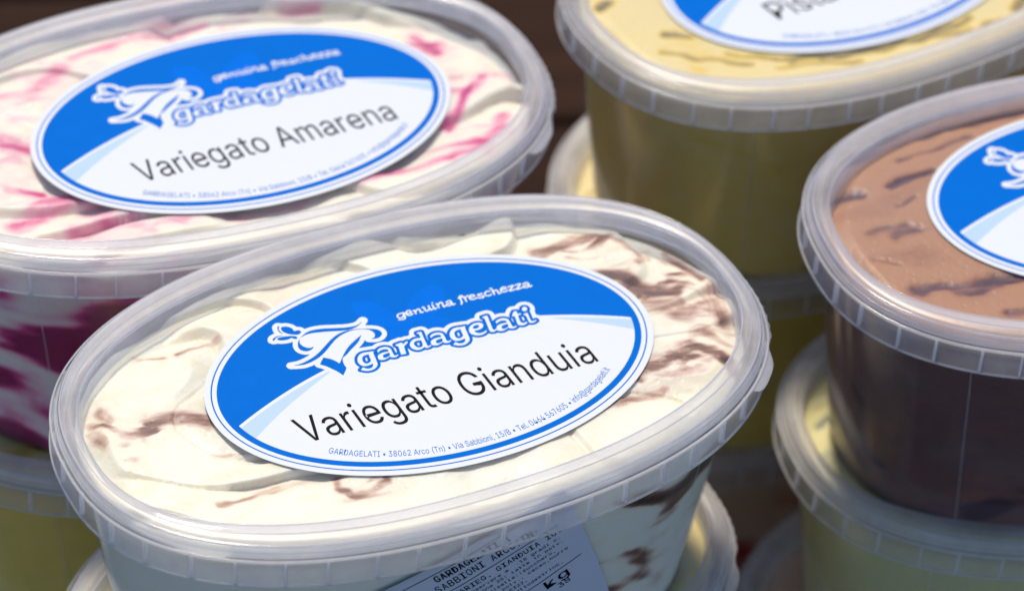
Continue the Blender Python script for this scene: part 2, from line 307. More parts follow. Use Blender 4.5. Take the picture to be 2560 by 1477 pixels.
# ------------------------------------------------------------------ label artwork as real outlines
ART = {
 'T': [(-1167,2216),(-1310,2116),(-1480,2077),(-1725,2105),(-2031,2193),(-2336,2282),(-2576,2320),(-2750,2309),(-2911,2243),(-3051,2143),(-3162,2021),(-3228,1895),(-3251,1778),(-3226,1669),(-3155,1592),(-3059,1556),(-2950,1578),(-2880,1627),(-2837,1674),(-2863,1671),(-2951,1661),(-3036,1703),(-3115,1803),(-3148,1915),(-3131,2009),(-3087,2094),(-3013,2154),(-2894,2198),(-2737,2211),(-2545,2182),(-2310,2132),(-2080,2067),(-1801,1999),(-1603,1983),(-1434,2022),(-1280,2105)],
 'S': [(-3699,1161),(-3549,1117),(-3379,1078),(-3170,1099),(-2939,1175),(-2747,1277),(-2533,1435),(-2329,1610),(-2114,1769),(-1904,1868),(-1697,1917),(-1493,1917),(-1308,1866),(-1166,1795),(-1089,1690),(-1070,1569),(-1105,1481),(-1169,1429),(-1279,1432),(-1160,1388),(-1043,1382),(-938,1432),(-875,1509),(-866,1607),(-913,1701),(-1004,1773),(-1148,1839),(-1299,1888),(-1452,1935),(-1612,1961),(-1778,1972),(-1961,1939),(-2142,1868),(-2321,1758),(-2513,1616),(-2731,1446),(-2955,1305),(-3157,1219),(-3346,1165),(-3521,1144)],
 'K': [(-2756,1169),(-2601,1049),(-2499,923),(-2428,785),(-2239,1026),(-2084,1205),(-1921,1357),(-1733,1488),(-1553,1598),(-1412,1672),(-1494,1575),(-1583,1458),(-1726,1335),(-1914,1204),(-2110,1052),(-2242,977),(-2291,895),(-2321,757),(-2327,636),(-2325,536),(-2512,297),(-2603,492),(-2707,654),(-2815,806),(-2952,936)],
 'B1': [(-3417,2709),(-3363,2740),(-3268,2722),(-3176,2653),(-3126,2563),(-3119,2459),(-3046,2462),(-2970,2441),(-2949,2371),(-2996,2307),(-3080,2288),(-3183,2326),(-3306,2402),(-3388,2496),(-3433,2601)],
 'B2': [(-3509,2756),(-3465,2803),(-3425,2776),(-3484,2709),(-3489,2609),(-3456,2496),(-3395,2435),(-3477,2486),(-3527,2598)],
 'B3': [(-3689,2318),(-3612,2352),(-3462,2347),(-3306,2314),(-3188,2270),(-3130,2210),(-3141,2151),(-3189,2137),(-3243,2172),(-3293,2226),(-3387,2193),(-3517,2204),(-3637,2243)],
 'B4': [(-3808,2324),(-3761,2382),(-3635,2424),(-3507,2406),(-3401,2375),(-3563,2392),(-3690,2369),(-3737,2311),(-3784,2278),(-3813,2301)],
 'fill': [(-3087,2094),(-2689,2248),(-1794,2016),(-1306,1873),(-1070,1569),(-1313,1432),(-1437,1630),(-1914,1204),(-2274,939),(-2350,620),(-2269,317),(-2604,319),(-2952,936),(-3166,1024),(-2850,1403),(-3118,1753)],
 'g': [[(-1351,919),(-1395,873),(-1414,742),(-1430,599),(-1450,444),(-1473,366),(-1538,291),(-1646,233),(-1768,224),(-1873,256),(-1984,334),(-1875,417),(-1859,374),(-1797,319),(-1702,303),(-1629,338),(-1584,407),(-1576,467),(-1664,438),(-1784,433),(-1883,482),(-1936,601),(-1918,731),(-1867,837),(-1772,926),(-1657,958),(-1511,941),(-1414,930)],[(-1774,752),(-1733,812),(-1667,849),(-1580,854),(-1537,858),(-1557,746),(-1572,602),(-1621,545),(-1701,513),(-1763,529),(-1797,611)]],
 'a': [[(-1256,921),(-1159,972),(-1052,983),(-949,944),(-893,873),(-893,748),(-901,626),(-901,563),(-849,544),(-780,568),(-786,533),(-864,487),(-947,493),(-1001,526),(-1017,569),(-1103,526),(-1218,495),(-1311,517),(-1356,571),(-1343,666),(-1290,734),(-1190,771),(-1069,776),(-979,767),(-967,838),(-1010,879),(-1104,897),(-1199,875),(-1274,815)],[(-1200,663),(-1134,700),(-989,721),(-991,634),(-1047,580),(-1143,554),(-1209,578)]],
 'r': [[(-704,957),(-524,985),(-485,948),(-493,882),(-407,959),(-335,976),(-357,911),(-443,853),(-497,811),(-530,685),(-557,507),(-708,528),(-671,738),(-647,867),(-703,910)]],
 'd': [[(44,1208),(175,1206),(161,1083),(135,874),(122,696),(119,581),(220,605),(232,575),(127,531),(43,537),(19,597),(-92,540),(-214,542),(-305,620),(-341,742),(-306,856),(-200,962),(-75,996),(65,973),(79,1077),(77,1151),(34,1167)],[(-216,804),(-145,887),(-28,898),(42,872),(19,717),(-27,636),(-108,619),(-187,666)]],
 'e': [[(1457,821),(1544,935),(1672,999),(1822,998),(1917,926),(1897,823),(1812,744),(1677,720),(1581,730),(1593,642),(1691,579),(1822,593),(1914,632),(1887,569),(1759,506),(1610,507),(1491,580),(1435,682)],[(1575,832),(1649,915),(1756,931),(1799,885),(1758,819),(1657,790)]],
 'l': [[(2021,1183),(2170,1191),(2158,1077),(2106,726),(2090,603),(2124,565),(2223,591),(2202,543),(2081,497),(2003,518),(1983,588),(2009,763),(2051,1061),(2050,1117),(2009,1139)]],
 't': [[(2837,954),(2944,1082),(3016,1074),(2999,950),(3100,949),(3086,899),(2982,882),(2947,691),(2948,579),(3017,535),(3121,570),(3097,505),(2971,460),(2863,500),(2830,568),(2861,723),(2888,898),(2826,902)]],
 'i': [[(3162,889),(3281,901),(3264,777),(3240,582),(3276,520),(3389,545),(3382,503),(3263,462),(3172,485),(3165,554),(3189,749),(3184,825),(3145,840)],[(3339,1047),(3303,1001),(3254,983),(3211,998),(3190,1043),(3200,1098),(3236,1144),(3284,1163),(3328,1147),(3348,1103)]],
 'g2': [(2786,65)],
 'a2': [(1600,39)],
 'a3': [(3554,-47)],
 'slogan': [[(34,2109),(-120,2112),(-193,2045),(-175,1957),(-66,1957),(24,2086)],[(10,2118),(-8,1922),(-68,1863),(-212,1889)],[(76,2034),(208,2045),(229,2118),(171,2153),(89,2089),(79,1998),(143,1955),(248,1989)],[(313,2101),(345,2089),(335,1957)],[(338,2051),(464,2112),(494,2074),(481,1957),(547,1959)],[(600,2130),(644,2127),(635,1995),(672,1954),(770,2012)],[(788,2142),(787,1965),(849,1983)],[(906,2139),(905,1962),(967,1980)],[(939,2225),(943,2218)],[(1024,2136),(1048,2127),(1036,1968)],[(1049,2086),(1160,2154),(1198,2113),(1178,1956),(1240,1974)],[(1316,2110),(1413,2142),(1458,2098),(1451,1950),(1522,1965)],[(1441,2036),(1323,2039),(1282,1986),(1348,1947),(1445,1980)],[(1841,2216),(1775,2213),(1750,2154),(1735,1968),(1691,1888)],[(1708,2142),(1840,2148)],[(1853,2157),(1880,2133),(1864,1947)],[(1880,2092),(2001,2157)],[(2021,2054),(2158,2071),(2163,2125),(2099,2148),(2015,2083),(2011,1989),(2091,1959),(2204,1986)],[(2412,2101),(2301,2101),(2280,2054),(2403,1994),(2390,1944),(2303,1935),(2228,1977)],[(2656,2107),(2576,2137),(2478,2062),(2487,1977),(2567,1947),(2644,1974)],[(2702,2214),(2745,2184),(2724,1944)],[(2725,2054),(2836,2095),(2866,2056),(2859,1935),(2918,1941)],[(2978,2056),(3119,2059),(3129,2125),(3059,2137),(2975,2071),(2970,1976),(3050,1947),(3149,1979)],[(3209,2095),(3372,2104),(3194,1935),(3365,1941)],[(3433,2095),(3596,2104),(3413,1923),(3589,1941)],[(3663,2065),(3770,2095),(3815,2051),(3797,1905),(3869,1920)],[(3797,1988),(3676,1991),(3626,1941),(3701,1899),(3800,1932)]],
 'swoosh': [(-5917,-595),(-3944,325),(-2916,681),(3555,688),(6027,-331)],
 'band': [(-5845,-725),(-5572,-1198),(-4396,-328),(-3392,267),(-2758,603),(3673,544),(3679,455),(5998,-421),(5818,-887)],
}
LA, LB = 0.6486, 0.4170
def poly(p): return np.array(p, float) * 1e-4
def smooth_poly(p, sub=4, corner=62):
    p = np.asarray(p); n = len(p); R = []
    d = np.roll(p, -1, 0) - p; a = np.arctan2(d[:, 1], d[:, 0]); turn = np.abs((np.roll(a, 0) - np.roll(a, 1) + np.pi) % (2 * np.pi) - np.pi)
    sharp = turn > math.radians(corner)
    tan = (np.roll(p, -1, 0) - np.roll(p, 1, 0)) * .5
    for i in range(n):
        j = (i + 1) % n; q, r = p[i], p[j]
        m0 = (r - q) if sharp[i] else tan[i]; m1 = (r - q) if sharp[j] else tan[j]
        for t in np.arange(sub) / sub:
            R.append((2*t**3-3*t**2+1)*q + (t**3-2*t**2+t)*m0 + (-2*t**3+3*t**2)*r + (t**3-t**2)*m1)
    return np.array(R)
class Field:
    def __init__(s, x0, x1, y0, y1, h):
        s.x0, s.y0, s.h = x0, y0, h
        s.nx, s.ny = int((x1 - x0) / h) + 1, int((y1 - y0) / h) + 1
        s.X, s.Y = np.meshgrid(x0 + h * np.arange(s.nx), y0 + h * np.arange(s.ny))
    def seg(s, a, b):
        d = b - a; L = d @ d + 1e-18
        t = np.clip(((s.X - a[0]) * d[0] + (s.Y - a[1]) * d[1]) / L, 0, 1)
        return np.hypot(s.X - a[0] - t * d[0], s.Y - a[1] - t * d[1])
    def poly(s, loops):
        D = np.full(s.X.shape, 9.0); ins = np.zeros(s.X.shape, bool)
        for p in loops:
            for i in range(len(p)):
                a, b = p[i], p[(i + 1) % len(p)]
                lo, hi = np.minimum(a, b) - .05, np.maximum(a, b) + .05
                i0, i1 = np.clip([int((lo[0]-s.x0)/s.h), int((hi[0]-s.x0)/s.h)+2], 0, s.nx); j0, j1 = np.clip([int((lo[1]-s.y0)/s.h), int((hi[1]-s.y0)/s.h)+2], 0, s.ny)
                if i1 > i0 and j1 > j0:
                    X, Y = s.X[j0:j1, i0:i1], s.Y[j0:j1, i0:i1]; d = b - a; L = d @ d + 1e-18
                    t = np.clip(((X - a[0]) * d[0] + (Y - a[1]) * d[1]) / L, 0, 1)
                    D[j0:j1, i0:i1] = np.minimum(D[j0:j1, i0:i1], np.hypot(X - a[0] - t * d[0], Y - a[1] - t * d[1]))
                if a[1] != b[1]:
                    c = (a[1] > s.Y) != (b[1] > s.Y)
                    ins ^= c & (s.X < (b[0] - a[0]) * (s.Y - a[1]) / (b[1] - a[1]) + a[0])
        return np.where(ins, -D, D)
    def mesh(s, name, F_, z=0.0):
        V, Fc, idx = [], [], {}
        def vert(key, x, y):
            k = idx.get(key)
            if k is None: k = idx[key] = len(V); V.append((x, y, z))
            return k
        ins = F_ < 0; full = ins[:-1, :-1] & ins[1:, :-1] & ins[:-1, 1:] & ins[1:, 1:]
        some = (ins[:-1, :-1] | ins[1:, :-1] | ins[:-1, 1:] | ins[1:, 1:]) & ~full
        g = lambda i, j: vert(('g', i, j), s.x0 + i * s.h, s.y0 + j * s.h)
        for j in range(full.shape[0]):
            r = np.flatnonzero(np.diff(np.concatenate([[0], full[j].astype(np.int8), [0]])))
            for a, b in zip(r[::2], r[1::2]): Fc.append((g(a, j), g(b, j), g(b, j + 1), g(a, j + 1)))
        for j, i in zip(*np.nonzero(some)):
            c = [(i, j), (i + 1, j), (i + 1, j + 1), (i, j + 1)]; P = []
            for k in range(4):
                (ia, ja), (ib, jb) = c[k], c[(k + 1) % 4]; fa, fb = F_[ja, ia], F_[jb, ib]
                if fa < 0: P.append(g(ia, ja))
                if (fa < 0) != (fb < 0):
                    t = fa / (fa - fb); P.append(vert(('e', min((ia, ja), (ib, jb)), max((ia, ja), (ib, jb))), s.x0 + s.h * (ia + t * (ib - ia)), s.y0 + s.h * (ja + t * (jb - ja))))
            if len(P) >= 3: Fc.append(tuple(P))
        return mesh(name, V, Fc)
def ell(F, d): a, b = LA - d, LB - d; return (np.sqrt((F.X / a) ** 2 + (F.Y / b) ** 2) - 1) * b
def disc(name, d, z, n=200):
    t = np.arange(n) * 2 * np.pi / n; return mesh(name, [((LA - d) * math.cos(a), (LB - d) * math.sin(a), z) for a in t], [tuple(range(n))])
def hoop(name, d0, d1, z, n=200):
    V, Fc = [], []
    for k in range(n):
        a = k * 2 * math.pi / n
        for d in (d0, d1): V.append(((LA - d) * math.cos(a), (LB - d) * math.sin(a), z))
    for k in range(n): j = (k + 1) % n; Fc.append((2 * k, 2 * j, 2 * j + 1, 2 * k + 1))
    return mesh(name, V, Fc)
DZ = 0.00012
# paper: a thin sheet with an edge
t = np.arange(200) * 2 * np.pi / 200
pv = [((LA) * math.cos(a), (LB) * math.sin(a), zz) for zz in (0.0, 0.0012) for a in t]
PAPER = mesh('label', pv, [tuple(range(199, -1, -1)), tuple(range(200, 400))] + [(k, (k + 1) % 200, 200 + (k + 1) % 200, 200 + k) for k in range(200)])
PZ = 0.0012
RING_A = hoop('border_line', .0178, .0218, PZ + DZ)
BLUE = disc('blue_field', .0345, PZ + DZ)
# white swoosh, its pale band
FB = Field(-.66, .66, -.43, .14, .004)
sw = poly(ART['swoosh']); cf = np.polyfit(sw[:, 0], sw[:, 1], 2)
top = np.polyval(cf, FB.X)
WF = np.maximum(ell(FB, .0535), (FB.Y - top) * .93)
SWOOSH = FB.mesh('white_field', WF, PZ + 2 * DZ)
bot = top - np.where(FB.X < 0, np.interp(FB.X, [-.62, -.56, -.44, -.34, -.27, -.2], [.085, .074, .048, .030, .014, -.01]), np.interp(FB.X, [.2, .37, .48, .60, .66], [-.01, .012, .032, .060, .07]))
BF = np.maximum(ell(FB, .0535), np.maximum((FB.Y - top + .0115) * .93, (bot - FB.Y) * .93))
BAND = FB.mesh('pale_band', np.where(FB.X < 0, BF, .01), PZ + 3 * DZ); BAND2 = FB.mesh('pale_band', np.where(FB.X > 0, BF, .01), PZ + 3 * DZ)
# emblem and word mark
FL = Field(-.45, .45, -.10, .33, .0017)
shapes = [smooth_poly(poly(ART[k])) for k in ('T', 'S', 'K', 'B1', 'B2', 'B3', 'B4')]
LOGO = np.min([FL.poly([p]) for p in shapes], axis=0)
FILL = FL.poly([poly(ART['fill'])])
loops = []
for ch, off in (('g', None), ('a', None), ('r', None), ('d', None), ('a', 'a2'), ('g', 'g2'), ('e', None), ('l', None), ('a', 'a3'), ('t', None), ('i', None)):
    o_ = poly(ART[off][0]) if off else 0
    loops.append([smooth_poly(poly(q) + o_, corner=50) for q in ART[ch]])
WORD = np.min([FL.poly(l) for l in loops], axis=0)
SLOG = np.full(FL.X.shape, 9.0)
for st in ART['slogan']:
    q = poly(st)
    if len(q) > 2:
        tt = np.linspace(0, len(q) - 1, (len(q) - 1) * 4 + 1); k = np.clip(np.floor(tt).astype(int), 0, len(q) - 2); u = (tt - k)[:, None]
        tn = np.gradient(q, axis=0); q = (2*u**3-3*u**2+1)*q[k] + (u**3-2*u**2+u)*tn[k] + (-2*u**3+3*u**2)*q[k+1] + (u**3-u**2)*tn[k+1]
    for a, b in zip(q[:-1], q[1:]):
        SLOG = np.minimum(SLOG, FL.seg(a, b) - .0025)
above = ell(FL, .0535)
HALO = np.minimum(np.minimum(LOGO - .0138, FILL), WORD - .0215)
HALO_M = FL.mesh('white_halo', HALO, PZ + 4 * DZ)
OUTL_M = FL.mesh('word_outline', WORD - .0088, PZ + 5 * DZ)
LOGO_M = FL.mesh('emblem', LOGO, PZ + 5 * DZ)
WORD_M = FL.mesh('word_mark', WORD, PZ + 6 * DZ)
SLOG_M = FL.mesh('slogan_lettering', SLOG, PZ + 3 * DZ)
# ghosted butterfly behind the slogan
FG = Field(-.20, .24, .07, .34, .004)
def oval(cx, cy, a, b, r): c, s_ = math.cos(r), math.sin(r); u = (FG.X - cx) * c + (FG.Y - cy) * s_; v = -(FG.X - cx) * s_ + (FG.Y - cy) * c; return (np.sqrt((u / a) ** 2 + (v / b) ** 2) - 1) * b
GHOST_M = FG.mesh('ghost_butterfly', np.minimum(np.minimum(oval(-.075, .235, .075, .040, -1.05), oval(.075, .225, .085, .045, .75)), np.minimum(oval(-.03, .15, .045, .025, .5), oval(.07, .14, .05, .026, -.5))), PZ + 2 * DZ)

# lettering from the built-in outline font
def text_mesh(body, font=None):
    cu = bpy.data.curves.new('lettering', 'FONT'); cu.body = body; cu.resolution_u = 3
    if font: cu.font = font
    o = bpy.data.objects.new('lettering', cu); COL.objects.link(o)
    dg = bpy.context.evaluated_depsgraph_get(); dg.update()
    me = o.evaluated_get(dg).to_mesh(); v = np.array([x.co[:2] for x in me.vertices]); f = [tuple(p.vertices) for p in me.polygons]
    o.evaluated_get(dg).to_mesh_clear(); bpy.data.objects.remove(o); bpy.data.curves.remove(cu)
    return v, f
FONT = None
try:
    import os
    fp = os.path.join(bpy.utils.system_resource('DATAFILES', path='fonts'), 'Inter.woff2')
    if os.path.exists(fp): FONT = bpy.data.fonts.load(fp)
except Exception: FONT = None
CAPH = (lambda v: v[:, 1].max())(text_mesh('H', FONT)[0])
def flavour(body, x0, x1, y0, y1, cap, lean=0.09):
    v, f = text_mesh(body, FONT); w0, w1 = v[:, 0].min(), v[:, 0].max()
    u = (v[:, 0] - w0) / (w1 - w0); y = v[:, 1] / CAPH * cap
    X = x0 + u * (x1 - x0) + y * lean * 0 ; Y = y0 + (y1 - y0) * u + y
    X = X - y * lean
    return mesh('flavour_lettering', np.column_stack([X, Y, np.full(len(v), PZ + 5 * DZ)]), f)
def address():
    v, f = text_mesh('GARDAGELATI • 38062 Arco (Tn) • Via Sabbioni, 15/B • Tel. 0464 567605 • info@gardagelati.it', FONT)
    a, b = .553, .349
    th = np.linspace(math.radians(180), math.radians(360), 2000); P = np.stack([a * np.cos(th), b * np.sin(th)], 1)
    L = np.concatenate([[0], np.cumsum(np.hypot(*np.diff(P, axis=0).T))])
    i0 = np.argmin(np.hypot(P[:, 0] + .402, P[:, 1] + .24)); i1 = np.argmin(np.hypot(P[:, 0] - .448, P[:, 1] + .205))
    w0, w1 = v[:, 0].min(), v[:, 0].max(); q = L[i0] + (v[:, 0] - w0) / (w1 - w0) * (L[i1] - L[i0])
    X, Y = np.interp(q, L, P[:, 0]), np.interp(q, L, P[:, 1]); tx, ty = np.interp(q, L, np.gradient(P[:, 0], L)), np.interp(q, L, np.gradient(P[:, 1], L))
    hgt = v[:, 1] / CAPH * .0215
    return mesh('address_lettering', np.column_stack([X - ty * hgt, Y + tx * hgt, np.full(len(v), PZ + 4 * DZ)]), f)
ADDR = address()
FLAV = {'gianduia': flavour('Variegato Gianduia', -.4425, .4325, -.184, -.163, .098),
        'amarena': flavour('Variegato Amarena', -.382, .432, -.188, -.168, .094),
        'pistachio': flavour('Pistacchio', -.357, .16, -.158, -.15, .092)}

# ------------------------------------------------------------------ ice cream
def strokes_field(x, y, strokes):
    m = np.zeros_like(x)
    wx = x + .018 * fbm(x * 9, y * 9, 1.7); wy = y + .018 * fbm(x * 9, y * 9, 8.1)
    for pts, w, s in strokes:
        p = np.array(pts, float); D = np.full_like(x, 9)
        for a, b in zip(p[:-1], p[1:]):
            d = b - a; t = np.clip(((wx - a[0]) * d[0] + (wy - a[1]) * d[1]) / (d @ d + 1e-12), 0, 1)
            D = np.minimum(D, np.hypot(wx - a[0] - t * d[0], wy - a[1] - t * d[1]))
        w_ = w * (1 + .5 * noise(x * 7, y * 7, w * 99))
        c, s_ = p[-1] - p[0]; l_ = math.hypot(c, s_) + 1e-9; c, s_ = c / l_, s_ / l_
        al, ac = x * c + y * s_, -x * s_ + y * c
        br = .75 + .55 * fbm(al * 7, ac * 38, w * 50, 3)
        m = np.maximum(m, s * sstep(1.35, .1, D / w_) * np.clip(1.0 + .7 * (br - .75), .3, 1.4))
    return m
def ice_cream(kind, seed, na, nr, strokes, top, sidefn, smear=0.45, patches=()):
    o = outline(na); nn = normals(o)
    rb = lambda z: (lambda k: o * [(0.965 - .122 * k) - .006, ((NB - .035 - .085 * k) - .006) / NB])(np.clip((-.05 - z) / (-.05 - BASE_Z), 0, 1))
    edge = rb(-.08)
    ks = np.linspace(0, 1, nr + 1)[1:] ** .8
    X = (ks[:, None] * edge[None, :, 0]); Y = (ks[:, None] * edge[None, :, 1])
    Zt = top(X, Y, seed); rim = sstep(.90, 1.0, ks)[:, None]
    Zt = Zt - rim * (.022 + .02 * noise(X * 4, Y * 4, seed + 3))
    Zt = np.minimum(Zt, PANEL_Z - .0035)
    sw = strokes_field(X, Y, strokes)
    sm = fbm(X * 2.0 + .4 * noise(X * 3, Y * 3, seed), Y * 6.5 + .8 * noise(X * 2, Y * 2, seed + 1), seed + 13, 4)
    sw = np.maximum(sw, smear * sstep(.25, .85, sm) * sstep(.35, .8, ks)[:, None])
    if len(patches):
        wx, wy = X + .10 * fbm(X * 4, Y * 4, seed + 40, 2), Y + .10 * fbm(X * 4, Y * 4, seed + 50, 2)
        mb = fbm(wx * 6.5, wy * 17, seed + 60, 4); reg = np.zeros_like(X)
        for cx, cy, rx, ry, s_ in patches: reg = np.maximum(reg, s_ * np.exp(-((X - cx) / rx) ** 2 - ((Y - cy) / ry) ** 2))
        sw = np.maximum(sw, np.clip(reg * 1.15 * sstep(-.25, .75, mb) , 0, 1))
    V = [np.column_stack([X.ravel(), Y.ravel(), Zt.ravel()])]; C = [sw.ravel()]
    zt = Zt[-1]; ns = 60
    for k in range(1, ns + 1):
        f = k / ns; z = zt + (BASE_Z + .012 - zt) * f
        kk = np.clip((-.05 - z) / (-.05 - BASE_Z), 0, 1)[:, None]
        e = o * np.concatenate([(0.965 - .122 * kk) - .006, ((NB - .035 - .085 * kk) - .006) / NB], 1)
        ang = np.arctan2(e[:, 1], e[:, 0])
        c = sidefn(e[:, 0], e[:, 1], z, seed); bl = sstep(0, .06, f)
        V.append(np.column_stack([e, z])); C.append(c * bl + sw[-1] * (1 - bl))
    V.append([[0, 0, float(np.mean(Zt[0]))], [0, 0, BASE_Z + .012]]); C.append([0, 0])
    V = np.concatenate(V); C = np.concatenate(C); Fc = []
    R = nr + ns
    i = np.arange(na); j = (i + 1) % na
    for k in range(R - 1): Fc += np.column_stack([k * na + i, (k + 1) * na + i, (k + 1) * na + j, k * na + j]).tolist()
    t0 = R * na
    Fc += np.column_stack([np.full(na, t0), i, j]).tolist(); Fc += np.column_stack([(R - 1) * na + i, np.full(na, t0 + 1), (R - 1) * na + j]).tolist()
    m = mesh('ice_cream', V, Fc)
    m.attributes.new('swirl', 'FLOAT', 'POINT').data.foreach_set('value', C.astype(np.float32))
    m.materials.append(M_ICE[kind]); return m
def top_folds(amp, zc, freq, wob, mess=.012):
    def f(x, y, s):
        yy = y + wob * fbm(x * 1.6, y * 1.6, s, 2) + .05 * x * np.sin(3 * x + s) + .03 * noise(x * 6, y * 6, s + 2)
        t = yy * freq + 1.3 * noise(x * 1.1, y * 2.2, s + 5) + s
        saw = t - np.floor(t); lay = np.floor(t)
        wd_ = .10 + .16 * np.clip(.5 + noise(x * 2.5, lay * 1.9, s + 6), 0, 1)
        up = sstep(0, wd_, saw) * (1 - .9 * sstep(wd_, 1.0, saw))
        a = amp * np.clip(.55 + 1.1 * noise(lay * 3.7, x * 2.2, s + 9), .08, 1.3)
        return zc + a * up + .022 * fbm(x * 2.2, y * 2.2, s + 20, 2) + mess * fbm(x * 9, y * 14, s + 30, 3)
    return f
def top_flat(zc, dent, strokes, rough=.002):
    def f(x, y, s):
        h = zc + .02 * fbm(x * 1.7, y * 2.3, s, 2) + rough * fbm(x * 8, y * 16, s + 4, 3)
        return np.minimum(h, PANEL_Z) - dent * strokes_field(x, y, strokes)
    return f
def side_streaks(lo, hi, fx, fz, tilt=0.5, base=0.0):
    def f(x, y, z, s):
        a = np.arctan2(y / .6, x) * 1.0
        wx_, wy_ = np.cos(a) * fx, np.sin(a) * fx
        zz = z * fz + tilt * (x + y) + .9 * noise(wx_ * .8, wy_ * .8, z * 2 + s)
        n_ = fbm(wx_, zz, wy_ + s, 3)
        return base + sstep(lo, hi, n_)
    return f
ST_F = [([(.54, .339), (.64, .342), (.743, .339), (.785, .292), (.819, .23)], .030, .55), ([(.64, .172), (.722, .144), (.762, .071), (.83, .052)], .042, .75), ([(.751, 0), (.79, -.073), (.868, -.049)], .05, .5),
        ([(.901, .235), (.917, .14), (.916, .064)], .03, .5), ([(.923, .004), (.888, -.132)], .04, .5), ([(.56, -.235), (.678, -.21), (.768, -.205), (.825, -.271), (.829, -.3)], .034, .78), ([(.60, -.205), (.70, -.182), (.76, -.18)], .03, .5),
        ([(.40, -.318), (.521, -.315), (.609, -.316)], .026, .52), ([(-.742, .1), (-.673, .097), (-.60, .046)], .034, .66), ([(-.851, .18), (-.844, .16)], .03, .5), ([(-.896, .122), (-.877, .08)], .03, .42),
        ([(-.366, -.29), (-.38, -.335), (-.35, -.372), (-.30, -.378), (-.245, -.352), (-.222, -.31)], .022, .58), ([(-.684, -.26), (-.593, -.249), (-.499, -.247), (-.408, -.252)], .018, .36), ([(-.683, .374), (-.614, .336)], .018, .42),
        ([(-.57, .327), (-.49, .348), (-.441, .349)], .018, .46), ([(-.784, .066), (-.786, .042)], .018, .45), ([(-.62, -.09), (-.55, -.10)], .015, .3), ([(.70, .03), (.82, .0)], .03, .5), ([(.60, .29), (.68, .25)], .015, .4)]
ST_A = [([(-.75, .20), (-.699, .173), (-.636, .132), (-.557, .086)], .030, .78), ([(-.691, -.241), (-.594, -.197), (-.507, -.187), (-.44, -.208)], .032, .66), ([(-.539, -.339), (-.455, -.338), (-.378, -.364)], .038, .6), ([(.846, .006), (.773, -.077), (.702, -.159), (.639, -.205)], .026, .8),
        ([(.71, .26), (.755, .186)], .024, .8), ([(.842, -.204), (.759, -.281), (.715, -.328), (.595, -.369), (.323, -.38)], .022, .62), ([(-.72, .36), (-.625, .354), (-.508, .326), (-.374, .399)], .026, .55), ([(-.325, .436), (-.161, .469), (.098, .506)], .026, .55),
        ([(.376, .506), (.479, .496)], .026, .5), ([(-.671, -.084), (-.59, -.14)], .018, .7), ([(-.282, -.36), (-.1, -.40), (.1, -.41)], .022, .5), ([(-.8, .05), (-.74, .02)], .03, .6)]
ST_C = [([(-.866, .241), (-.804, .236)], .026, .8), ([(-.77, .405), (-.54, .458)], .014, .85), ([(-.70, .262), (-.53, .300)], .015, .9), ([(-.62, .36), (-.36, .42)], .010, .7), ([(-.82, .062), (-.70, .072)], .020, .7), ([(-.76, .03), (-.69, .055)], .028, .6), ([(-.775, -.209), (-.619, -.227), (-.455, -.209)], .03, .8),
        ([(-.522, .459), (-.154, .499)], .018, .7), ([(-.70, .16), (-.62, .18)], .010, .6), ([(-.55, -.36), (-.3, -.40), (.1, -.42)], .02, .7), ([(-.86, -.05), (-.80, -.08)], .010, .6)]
ST_P = [([(-.858, .186), (-.824, .192)], .02, .9), ([(-.822, -.098), (-.74, -.178), (-.608, -.274)], .012, .7), ([(-.485, -.318), (-.18, -.42), (.139, -.43)], .02, .75), ([(-.757, -.026), (-.696, -.072)], .012, .8), ([(.081, -.50), (.226, -.48)], .02, .7), ([(-.40, -.37), (-.2, -.41)], .014, .8),
        ([(-.65, -.20), (-.5, -.30)], .012, .6), ([(.3, -.45), (.5, -.40), (.62, -.36)], .02, .8), ([(-.3, -.36), (.1, -.47)], .012, .7), ([(-.55, -.33), (-.30, -.44)], .010, .6)]
side_f = side_streaks(.02, .75, 1.4, 4.5, 1.2)
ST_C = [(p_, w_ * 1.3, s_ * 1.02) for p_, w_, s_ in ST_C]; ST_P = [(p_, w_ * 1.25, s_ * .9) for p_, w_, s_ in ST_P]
ST_A = [(p_, w_ * 1.35, s_ * .88) for p_, w_, s_ in ST_A]
